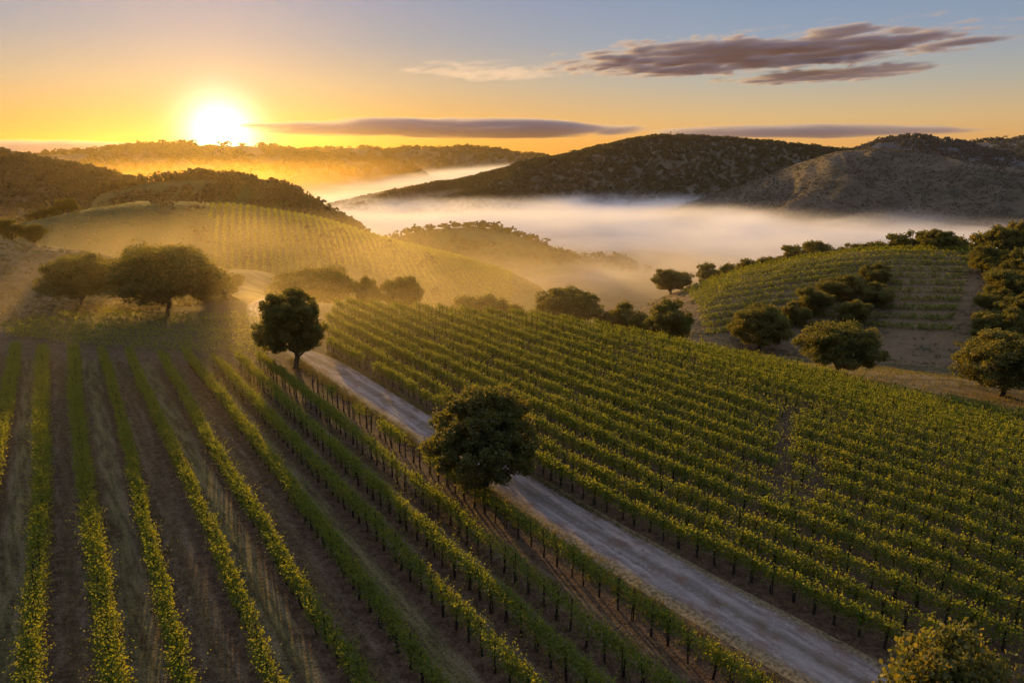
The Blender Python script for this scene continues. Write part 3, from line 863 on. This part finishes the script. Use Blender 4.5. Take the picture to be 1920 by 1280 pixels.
# woods on the far hills: each one reads as a mass
def woodland(name, bvh_name, R, front, count, size, label, vmax=0.95, ridge=0, seed=0, vmin=0.0, dens=None, mat='far_wood'):
    rng = np.random.default_rng(seed)
    md = R[:, :2].mean(0); md /= np.linalg.norm(md)
    C = []; S = []
    def clump(p, s):
        z = surf(p[0], p[1], (bvh_name,))
        n = 26
        d = rng.normal(size=(n, 3)); d /= np.linalg.norm(d, axis=1)[:, None]; d *= rng.uniform(0.5, 1, (n, 1)) ** 0.5
        c = d * np.array([s * 0.5, s * 0.5, s * 0.42]) + np.array([p[0], p[1], z + s * 0.36])
        C.append(c); S.append(np.full(n, s * 0.34) * rng.uniform(0.7, 1.3, n))
    for _ in range(count):
        j = rng.integers(0, len(R)); v = rng.uniform(vmin, vmax)
        p = R[j, :2] - md * front * v + rng.normal(0, 2, 2)
        nn = vnoise(p[0] / 45, p[1] / 45, seed + 2) + 0.5 * vnoise(p[0] / 15, p[1] / 15, seed + 3)
        if nn < (dens if dens is not None else -0.2): continue
        clump(p, size * rng.uniform(0.6, 1.3))
    size = size * 1.5
    for _ in range(ridge):
        j = rng.uniform(0, len(R) - 1); a = int(j); f = j - a; q = R[a] * (1 - f) + R[min(a + 1, len(R) - 1)] * f
        p = q[:2] + rng.normal(0, 2.5, 2)
        if vnoise(j / 6, 0.5, seed + 7) < -0.35: continue
        clump(p, size * rng.uniform(0.55, 1.25))
    V, Fq = leaf_quads(np.concatenate(C), np.concatenate(S), rng, 0.1)
    tag(link(name, mesh_np(name, V, Fq, M[mat])), label, 'woodland', kind='stuff')


woodland('woodland', 'big_hill', R_bh, 380, 15000, 4.0, 'dark oak woodland covering the big hill right of the fog, with a ragged treeline on top', 0.95, 420, 31, dens=-1.1)
woodland('woodland', 'dark_hill', R_l1, 230, 4500, 4.4, 'dark woodland on the hill at the left edge behind the misty slope', 0.9, 220, 32, dens=-0.9)
woodland('woodland', 'wooded_spur', R_l2, 120, 1500, 4.5, 'amber lit woodland on the spur right below the sun', 0.75, 260, 33, dens=-0.3)
woodland('woodland', 'far_ridge', R_fr, 420, 2600, 9.0, 'woodland on the farthest ridge in front of the sun', 0.7, 260, 34, dens=-0.4)
woodland('woodland', 'far_ridge_two', R_fr2, 350, 1600, 9.0, 'woodland on the far ridge right of the sun', 0.7, 260, 35, dens=-0.4)
woodland('woodland', 'blue_hill_two', R_b1, 300, 1500, 8.0, 'haze-blue woodland on the domed hill behind the grassy hill', 0.7, 200, 36, dens=-0.4, mat='haze_wood')
woodland('woodland', 'blue_hill', R_b2, 350, 1200, 9.0, 'haze-blue woodland on the farthest hill at the right edge', 0.7, 200, 39, dens=-0.4, mat='haze_wood')
woodland('scrub', 'knoll', R_kn, 80, 420, 3.0, 'hazy scrub on the flank of the foggy knoll', 0.5, 60, 37, dens=-0.3)
woodland('scrub', 'smooth_hill', R_sh, 260, 420, 1.7, 'sparse scrub in the folds of the smooth grassy hill', 0.9, 60, 38, dens=0.2)
woodland('scrub', 'vineyard_slope', R_m1, 135, 700, 3.0, 'low scrub dotted over the misty slope', 0.8, 0, 40, dens=0.3)


def tussocks(bvh_name, R, front, count, size, label, vmax, seed, mat='grass'):
    rng = np.random.default_rng(seed)
    md = R[:, :2].mean(0); md /= np.linalg.norm(md)
    j = rng.uniform(0, len(R) - 1.01, count); v = rng.uniform(0.0, vmax, count)
    a = j.astype(int); q = R[a, :2] + (R[a + 1, :2] - R[a, :2]) * (j - a)[:, None]
    p = q - md * (front * v)[:, None]
    keep = fbm(p[:, 0] / 25, p[:, 1] / 60, seed, 4) > rng.uniform(-0.6, 0.4, count)
    p = p[keep]
    z = np.array([surf(x_, y_, (bvh_name,)) for x_, y_ in p])
    C = np.repeat(np.concatenate([p, z[:, None]], 1), 5, 0) + rng.normal(0, size * 0.4, (len(p) * 5, 3)) * np.array([1, 1, 0.35])
    V, Fq = leaf_quads(C, size * rng.uniform(0.4, 1.0, len(C)), rng, 0.2)
    tag(link('grass', mesh_np('grass', V, Fq, M[mat])), label, 'grass', kind='stuff')


tussocks('smooth_hill', R_sh, 260, 16000, 1.5, 'pale grass tussocks covering the smooth hill on the right', 0.9, 61, 'straw')
tussocks('vineyard_slope', R_m1, 135, 7000, 0.8, 'grass tussocks on the misty slope below the sun', 0.9, 62)
tussocks('grassy_rise', R_lg, 34, 5000, 0.5, 'dry grass tussocks on the rise at the left edge', 0.95, 63)
tussocks('vineyard_hill', R_rv, 72, 6000, 0.6, 'rough grass on the scrub slope of the small vineyard hill', 1.0, 64)

# grass: verge of the track, alleys, headland, rise, dry plain
def blades(P, h, rng):
    n = len(P)
    a = rng.uniform(0, 2 * PI, n); w = h * 0.10
    dx = np.stack([np.cos(a) * w, np.sin(a) * w, 0 * w], 1)
    tip = np.stack([rng.normal(0, 0.35, n) * h, rng.normal(0, 0.35, n) * h, h], 1)
    V = np.stack([P - dx, P + dx, P + tip], 1).reshape(-1, 3)
    return V, np.arange(3 * n).reshape(n, 3)


rng = np.random.default_rng(55)
tuft = []
def sow(n_t, gen, per=9, h=(0.10, 0.28), spread=0.10, names=None):
    xy = gen(n_t)
    xy = np.repeat(xy, per, 0) + rng.normal(0, spread, (n_t * per, 2))
    if names is None: z = ground(xy[:, 0], xy[:, 1])
    else: z = np.array([surf(p[0], p[1], names) for p in xy])
    tuft.append((np.concatenate([xy, z[:, None] - 0.02], 1), rng.uniform(*h, len(xy))))
def uv(o, r): return o[:, None] * ND[None] + r[:, None] * RD[None]
sow(5200, lambda n: uv(np.where(rng.random(n) < 0.5, rng.normal(20.75, 0.35, n), rng.normal(24.35, 0.16, n)), rng.uniform(4, 66, n)))
sow(9000, lambda n: uv(np.array([c for _, c in ROW_L])[rng.integers(1, len(ROW_L), n)] + 1.1 + rng.normal(0, 0.22, n), rng.uniform(4, 75, n)), h=(0.05, 0.16))
sow(2500, lambda n: uv(rng.uniform(-40, 20, n), 0 * np.zeros(n)) + RD[None] * 0 + np.stack([np.zeros(n), np.zeros(n)], 1) + (RD[None] * (rng.uniform(66, 92, n))[:, None]), h=(0.06, 0.22))
sow(6000, lambda n: np.stack([rng.uniform(25, 75, n), rng.uniform(50, 125, n)], 1), h=(0.12, 0.4), spread=0.2)
sow(2600, lambda n: uv(rng.uniform(24.4, 50, n), rng.uniform(-6, 9.5, n)), h=(0.08, 0.3), spread=0.15)
Pn = np.concatenate([a for a, _ in tuft]); Hn = np.concatenate([h for _, h in tuft])
off_n = Pn[:, 0] * ND[0] + Pn[:, 1] * ND[1]; r_n = Pn[:, 0] * RD[0] + Pn[:, 1] * RD[1]
inr = (r_n > 9) & (off_n > 24.8) & (off_n < 72) & (r_n < np.interp(off_n, [24, 25, 27, 34, 50, 57, 64, 70], [60, 68, 74, 86, 65.5, 52, 42, 30]) + 1)
ofb = off_n - 1.6 * (1 - sstep(5, 30, r_n))
road = (ofb > 21.4) & (ofb < 24.2) & (r_n < 66)
keep = ~(inr | road)
V, Fq = blades(Pn[keep], Hn[keep], rng)
tag(link('grass', mesh_np('grass', V, Fq, M['grass'])), 'tufts of short dry grass on the verges, between the vine rows and on the plain', 'grass', kind='stuff')

# ------------------------------------------------------------------ air: haze, fog, mist, clouds
def box_mesh(name, lo, hi, mat):
    x0, y0, z0 = lo; x1, y1, z1 = hi
    V = [(x0, y0, z0), (x1, y0, z0), (x1, y1, z0), (x0, y1, z0), (x0, y0, z1), (x1, y0, z1), (x1, y1, z1), (x0, y1, z1)]
    Fq = [(0, 3, 2, 1), (4, 5, 6, 7), (0, 1, 5, 4), (1, 2, 6, 5), (2, 3, 7, 6), (3, 0, 4, 7)]
    return mesh_np(name, np.array(V), np.array(Fq), mat)


m, b, out = new_mat('haze_air')
pv = b.add('ShaderNodeVolumePrincipled')
pv.inputs['Color'].default_value = (1.0, 0.78, 0.38, 1)
pv.inputs['Density'].default_value = 2.7e-5
pv.inputs['Anisotropy'].default_value = 0.80
b.l.new(pv.outputs[0], out.inputs['Volume'])
tag(link('haze', box_mesh('haze', (-2720, -2720, -44), (2720, 2720, 69), m)), kind='stuff')

# valley fog
m, b, out = new_mat('valley_fog')
tc = b.add('ShaderNodeTexCoord'); P = tc.outputs['Object']
sx = b.add('ShaderNodeSeparateXYZ'); b.l.new(P, sx.inputs[0])
x, y, z = sx.outputs
n1 = b.noise(b.scale(P, (0.8, 1.2, 2.5)), 0.011, 5, 0.6, 0.5)
# top of the fog bank: lies lower near us, rises with distance
far = b.math('SUBTRACT', b.math('MULTIPLY', b.math('MULTIPLY', b.smooth(y, 700, 1300), b.smooth(x, -360, 40)), 19.0), b.math('MULTIPLY', b.math('SUBTRACT', 1.0, b.smooth(x, -330, -60)), 6.0))
near = b.math('MULTIPLY', b.math('SUBTRACT', 1.0, b.smooth(y, 230, 420)), -4.0)
kx = b.math('DIVIDE', b.math('ADD', x, 5.0), 120.0); ky = b.math('DIVIDE', b.math('SUBTRACT', y, 350.0), 75.0)
kn = b.math('EXPONENT', b.math('MULTIPLY', b.math('ADD', b.math('MULTIPLY', kx, kx), b.math('MULTIPLY', ky, ky)), -1.0))
near = b.math('ADD', near, b.math('MULTIPLY', kn, -9.0))
top = b.math('ADD', b.math('ADD', b.math('ADD', -18.5, far), near), b.math('MULTIPLY', b.math('SUBTRACT', n1, 0.5), 22.0))
dd = b.math('DIVIDE', b.math('SUBTRACT', b.math('ADD', top, 4.0), z), 19.0, clamp=True)
n2 = b.noise(b.scale(P, (0.7, 1.0, 3.0)), 0.022, 4, 0.6, 0.8)
dens = b.math('MULTIPLY', b.math('MULTIPLY', b.math('MULTIPLY', dd, dd), dd), 0.22)
dens = b.math('MULTIPLY', dens, b.math('ADD', 0.25, b.smooth(n2, 0.32, 0.68)))
dens = b.math('MULTIPLY', dens, b.math('MULTIPLY', b.smooth(y, 240, 430), b.math('SUBTRACT', 1.0, b.math('MULTIPLY', b.smooth(y, 620, 900), 0.93))))
pv = b.add('ShaderNodeVolumePrincipled')
pv.inputs['Color'].default_value = (1.0, 0.998, 0.998, 1)
pv.inputs['Anisotropy'].default_value = 0.2
b.put(pv.inputs['Density'], dens)
b.l.new(pv.outputs[0], out.inputs['Volume'])
tag(link('fog', box_mesh('fog', (-900, 235, -41), (900, 1560, 6), m)), 'thick white fog filling the valley between the hills', 'fog', kind='stuff')

# thin mist over the near valley and the slopes on the sun's side
m, b, out = new_mat('valley_mist')
tc = b.add('ShaderNodeTexCoord'); P = tc.outputs['Object']
sx = b.add('ShaderNodeSeparateXYZ'); b.l.new(P, sx.inputs[0])
x, y, z = sx.outputs
n1 = b.noise(b.scale(P, (1, 1, 2.5)), 0.016, 3, 0.55)
dd = b.math('DIVIDE', b.math('SUBTRACT', b.math('ADD', 1.0, b.math('MULTIPLY', b.math('SUBTRACT', n1, 0.5), 20.0)), z), 26.0, clamp=True)
dens = b.math('MULTIPLY', b.math('MULTIPLY', dd, b.smooth(y, 98, 170)), 0.0042)
dens = b.math('MULTIPLY', dens, b.math('SUBTRACT', 1.0, b.smooth(x, 60, 150)))
dens = b.math('MULTIPLY', dens, b.math('MULTIPLY', b.smooth(n1, 0.25, 0.65), b.math('SUBTRACT', 1.0, b.smooth(y, 230, 330))))
pv = b.add('ShaderNodeVolumePrincipled')
pv.inputs['Color'].default_value = (1.0, 0.86, 0.62, 1)
pv.inputs['Anisotropy'].default_value = 0.74
b.put(pv.inputs['Density'], dens)
b.l.new(pv.outputs[0], out.inputs['Volume'])
tag(link('mist', box_mesh('mist', (-420, 97, -40), (155, 335, 10), m)), 'thin warm mist drifting over the near valley and the slope below the sun', 'mist', kind='stuff')


# denser air in the far valleys below the sun
m, b, out = new_mat('valley_air')
tc = b.add('ShaderNodeTexCoord'); P = tc.outputs['Object']
sx = b.add('ShaderNodeSeparateXYZ'); b.l.new(P, sx.inputs[0])
x, y, z = sx.outputs
n1 = b.noise(P, 0.004, 2, 0.5)
dens = b.math('MULTIPLY', b.math('MULTIPLY', b.math('SUBTRACT', 1.0, b.smooth(z, -22, 17)), b.smooth(y, 330, 520)), 3.0e-4)
dens = b.math('MULTIPLY', dens, b.math('MULTIPLY', b.math('SUBTRACT', 1.0, b.smooth(x, -320, -40)), b.smooth(n1, 0.1, 0.6)))
pv = b.add('ShaderNodeVolumePrincipled')
pv.inputs['Color'].default_value = (1.0, 0.70, 0.24, 1)
pv.inputs['Anisotropy'].default_value = 0.84
b.put(pv.inputs['Density'], dens)
b.l.new(pv.outputs[0], out.inputs['Volume'])
tag(link('mist', box_mesh('mist', (-1100, 337, -40.5), (-30, 1530, 17.5), m)), 'glowing orange mist between the dark spur and the far ridge below the sun', 'mist', kind='stuff')

# added mist, stands in for the warm glare veil over the sunward half of the vineyard
m, b, out = new_mat('veil_mist')
tc = b.add('ShaderNodeTexCoord'); P = tc.outputs['Object']
sx = b.add('ShaderNodeSeparateXYZ'); b.l.new(P, sx.inputs[0])
x, y, z = sx.outputs
n1 = b.noise(P, 0.05, 2, 0.5)
dd = b.math('DIVIDE', b.math('SUBTRACT', 5.5, z), 5.0, clamp=True)
hi = b.math('MULTIPLY', b.math('DIVIDE', b.math('SUBTRACT', 12.5, z), 12.0, clamp=True), b.math('MULTIPLY', b.smooth(y, 55, 85), 0.32))
dens = b.math('MULTIPLY', b.math('MULTIPLY', b.math('ADD', dd, hi), b.smooth(y, 18, 75)), 0.0056)
dens = b.math('MULTIPLY', dens, b.math('MULTIPLY', b.math('SUBTRACT', 1.0, b.smooth(x, -30, 25)), b.smooth(x, -100, -55)))
dens = b.math('MULTIPLY', dens, b.smooth(n1, 0.1, 0.6))
pv = b.add('ShaderNodeVolumePrincipled')
pv.inputs['Color'].default_value = (1.0, 0.84, 0.58, 1)
pv.inputs['Anisotropy'].default_value = 0.78
b.put(pv.inputs['Density'], dens)
b.l.new(pv.outputs[0], out.inputs['Volume'])
tag(link('mist', box_mesh('mist', (-100, 18, -6), (25, 96.5, 12.6), m)), 'faint golden veil of added mist over the vine rows on the sun side', 'mist', kind='stuff')


def cloud(label, cpx, cpy, D, half, rot, dens, nscale, thr, group='clouds in the sunrise sky', stretch=(1, 3.0, 6.0), skew=0.0, seed=0, aniso=0.3):
    c = at(cpx, cpy, D)
    az = math.atan2(c[0], c[1])
    nu_, nv_ = 48, 20
    a = np.linspace(0, 2 * PI, nu_, endpoint=False); e = np.linspace(-PI / 2, PI / 2, nv_)
    A, E = np.meshgrid(a, e, indexing='ij')
    V = np.stack([half[0] * np.cos(A) * np.cos(E), half[1] * np.sin(A) * np.cos(E), half[2] * np.sin(E)], -1).reshape(-1, 3)
    m, b, out = new_mat('cloud_vapour')
    alb = 0.60 if dens > 0.003 else 0.90
    tc = b.add('ShaderNodeTexCoord'); P = tc.outputs['Object']
    q = b.scale(P, (1 / half[0], 1 / half[1], 1 / half[2]))
    rr2 = b.vmath('LENGTH', q)
    env = b.math('SUBTRACT', 1.0, b.math('MULTIPLY', rr2, rr2), clamp=True)
    pp = b.vmath('ADD', b.scale(P, (nscale / stretch[0] , nscale * stretch[1] / 2, nscale * stretch[2])), (seed * 3.7, seed * 1.3, seed * 2.1))
    n1 = b.noise(pp, 1.0, 7, 0.62, 0.8)
    k = b.math('ADD', n1, b.math('MULTIPLY', b.math('SUBTRACT', env, 0.55), 0.45))
    d = b.math('MULTIPLY', b.smooth(k, thr, thr + 0.22), dens)
    d = b.math('MULTIPLY', d, b.smooth(env, 0.0, 0.35))
    pv = b.add('ShaderNodeVolumePrincipled')
    pv.inputs['Color'].default_value = (alb * 0.88, alb * 0.93, alb * 1.12, 1)
    pv.inputs['Anisotropy'].default_value = aniso
    b.put(pv.inputs['Density'], d)
    b.l.new(pv.outputs[0], out.inputs['Volume'])
    m.cycles.volume_step_rate = 0.5
    o = link('cloud', mesh_np('cloud', V, grid_faces(nu_, nv_, True), m))
    o.location = c
    o.rotation_euler = (0, 0, -az + rot)
    tag(o, label, 'cloud', group, 'stuff')
    return o


cloud('big streaky grey cloud slanting up to the right above the far hills', 1395, 106, 6300, (2550, 1650, 46), math.radians(-31), 0.034, 0.0024, 0.485, seed=1, stretch=(1, 3.6, 2.0))
cloud('broken lower strand of grey cloud under the big slanting cloud', 1540, 142, 7000, (1500, 900, 34), math.radians(-31), 0.020, 0.0026, 0.50, seed=8, stretch=(1, 3.6, 2.0))
cloud('long dark flat cloud bar right of the sun', 850, 240, 9000, (3000, 1000, 150), 0.0, 0.009, 0.0011, 0.39, seed=2)
cloud('pale mauve cloud bar low over the wooded hill', 1500, 246, 9500, (2300, 900, 100), 0.0, 0.0045, 0.0010, 0.38, seed=3)
cloud('low flat cloud bar at the left edge near the horizon', 60, 280, 11000, (2600, 700, 130), 0.0, 0.0045, 0.0008, 0.30, seed=4)
cloud('thin wispy cloud trail above the middle of the horizon', 930, 135, 6500, (1200, 1300, 30), math.radians(-35), 0.0022, 0.0028, 0.50, seed=5, stretch=(1, 3.6, 2.0))

# ------------------------------------------------------------------ light
SUN_PX = (415, 252)
sd_ = ray(*SUN_PX); sd_ /= np.linalg.norm(sd_)
sun_az = math.atan2(sd_[0], sd_[1])
LAMP_EL = math.radians(6.6)
ld = np.array([math.sin(sun_az) * math.cos(LAMP_EL), math.cos(sun_az) * math.cos(LAMP_EL), math.sin(LAMP_EL)])
sl = bpy.data.lights.new('sun', 'SUN')
sl.energy = 5.0
sl.angle = math.radians(0.6)
sl.color = (1.0, 0.57, 0.14)
so = bpy.data.objects.new('sun', sl); COL.objects.link(so)
so.rotation_euler = Vector(-ld).to_track_quat('-Z', 'Y').to_euler()
so.location = (-300, 700, 200)

w = bpy.data.worlds.new('World'); sc.world = w; w.use_nodes = True
w.node_tree.nodes.clear()
b = N(w.node_tree)
out = b.add('ShaderNodeOutputWorld')
tc = b.add('ShaderNodeTexCoord'); dirn = b.vmath('NORMALIZE', tc.outputs['Generated'])
sx = b.add('ShaderNodeSeparateXYZ'); b.l.new(dirn, sx.inputs[0])
el = b.math('MULTIPLY', b.math('ARCSINE', sx.outputs[2]), 180 / PI)           # elevation in degrees
ct = b.vmath('DOT_PRODUCT', dirn, tuple(sd_))
ang = b.math('MULTIPLY', b.math('ARCCOSINE', b.math('MINIMUM', ct, 0.999999)), 180 / PI)


def lin(r, g, bl):
    f = lambda v: (v / 255 / 12.92) if v / 255 <= 0.04045 else ((v / 255 + 0.055) / 1.055) ** 2.4
    return (f(r), f(g), f(bl))


t = b.math('DIVIDE', b.math('ADD', el, 2.0), 60.0, clamp=True)
E = lambda d: (d + 2.0) / 60.0
near_sun = b.ramp(t, [(0.0, lin(250, 150, 25)), (E(0.6), lin(250, 160, 38)), (E(2.5), lin(240, 170, 84)), (E(5), lin(218, 180, 134)), (E(8), lin(174, 167, 164)), (E(12), lin(146, 155, 178)), (E(25), lin(222, 220, 228)), (E(55), lin(216, 217, 226))])
aside = b.ramp(t, [(0.0, lin(235, 160, 85)), (E(0.6), lin(238, 174, 98)), (E(2.5), lin(222, 184, 130)), (E(5), lin(184, 178, 164)), (E(8), lin(150, 163, 182)), (E(12), lin(130, 150, 182)), (E(25), lin(204, 208, 224)), (E(55), lin(212, 215, 226))])
base = b.mix(b.smooth(ang, 6, 46), near_sun, aside)
# the bright low air in front of this part of the sky adds its own glow
veil = b.math('EXPONENT', b.math('DIVIDE', ang, -11.0))
vs = b.add('ShaderNodeVectorMath', operation='SCALE'); vs.inputs[0].default_value = (0.95, 0.72, 0.22); b.put(vs.inputs['Scale'], veil)
base = b.vmath('MULTIPLY', base, b.vmath('SUBTRACT', (1, 1, 1), vs.outputs[0]))
# away from the sun the low sky is cooler and dimmer
az_k = b.smooth(ang, 30, 150)
base = b.mix(az_k, base, b.mix(1.0, base, (0.30, 0.38, 0.62), 'MULTIPLY'))
def glow(sig, col, amp, p=1.0):
    x_ = b.math('DIVIDE', ang, sig)
    if p != 1.0: x_ = b.math('POWER', x_, p)
    e = b.math('MULTIPLY', b.math('EXPONENT', b.math('MULTIPLY', x_, -1.0)), amp)
    v = b.add('ShaderNodeVectorMath', operation='SCALE'); v.inputs[0].default_value = col; b.put(v.inputs['Scale'], e)
    return v.outputs[0]
tot = base
for gg in (glow(3.0, (1.0, 0.60, 0.20), 0.18, 1.4), glow(1.9, (1.0, 0.93, 0.76), 3.0, 1.7)):
    tot = b.vmath('ADD', tot, gg)
sky = b.add('ShaderNodeTexSky', sky_type='NISHITA')
sky.sun_disc = False
sky.sun_elevation = LAMP_EL
sky.sun_rotation = sun_az
sky.altitude = 200
bg1 = b.add('ShaderNodeBackground'); b.l.new(tot, bg1.inputs[0]); bg1.inputs[1].default_value = 0.65
bg2 = b.add('ShaderNodeBackground'); b.l.new(sky.outputs[0], bg2.inputs[0]); bg2.inputs[1].default_value = 0.007
ad = b.add('ShaderNodeAddShader'); b.l.new(bg1.outputs[0], ad.inputs[0]); b.l.new(bg2.outputs[0], ad.inputs[1])
b.l.new(ad.outputs[0], out.inputs[0])

# ------------------------------------------------------------------ render settings
sc.render.engine = 'CYCLES'
sc.view_settings.view_transform = 'Standard'
sc.view_settings.look = 'None'
sc.view_settings.exposure = 0.5
sc.view_settings.gamma = 1.0
cy = sc.cycles
cy.max_bounces = 20; cy.diffuse_bounces = 2; cy.glossy_bounces = 2; cy.transmission_bounces = 3; cy.volume_bounces = 14
cy.transparent_max_bounces = 6
cy.volume_step_rate = 0.35
cy.volume_max_steps = 256
cy.use_denoising = True
cy.sample_clamp_indirect = 4.0
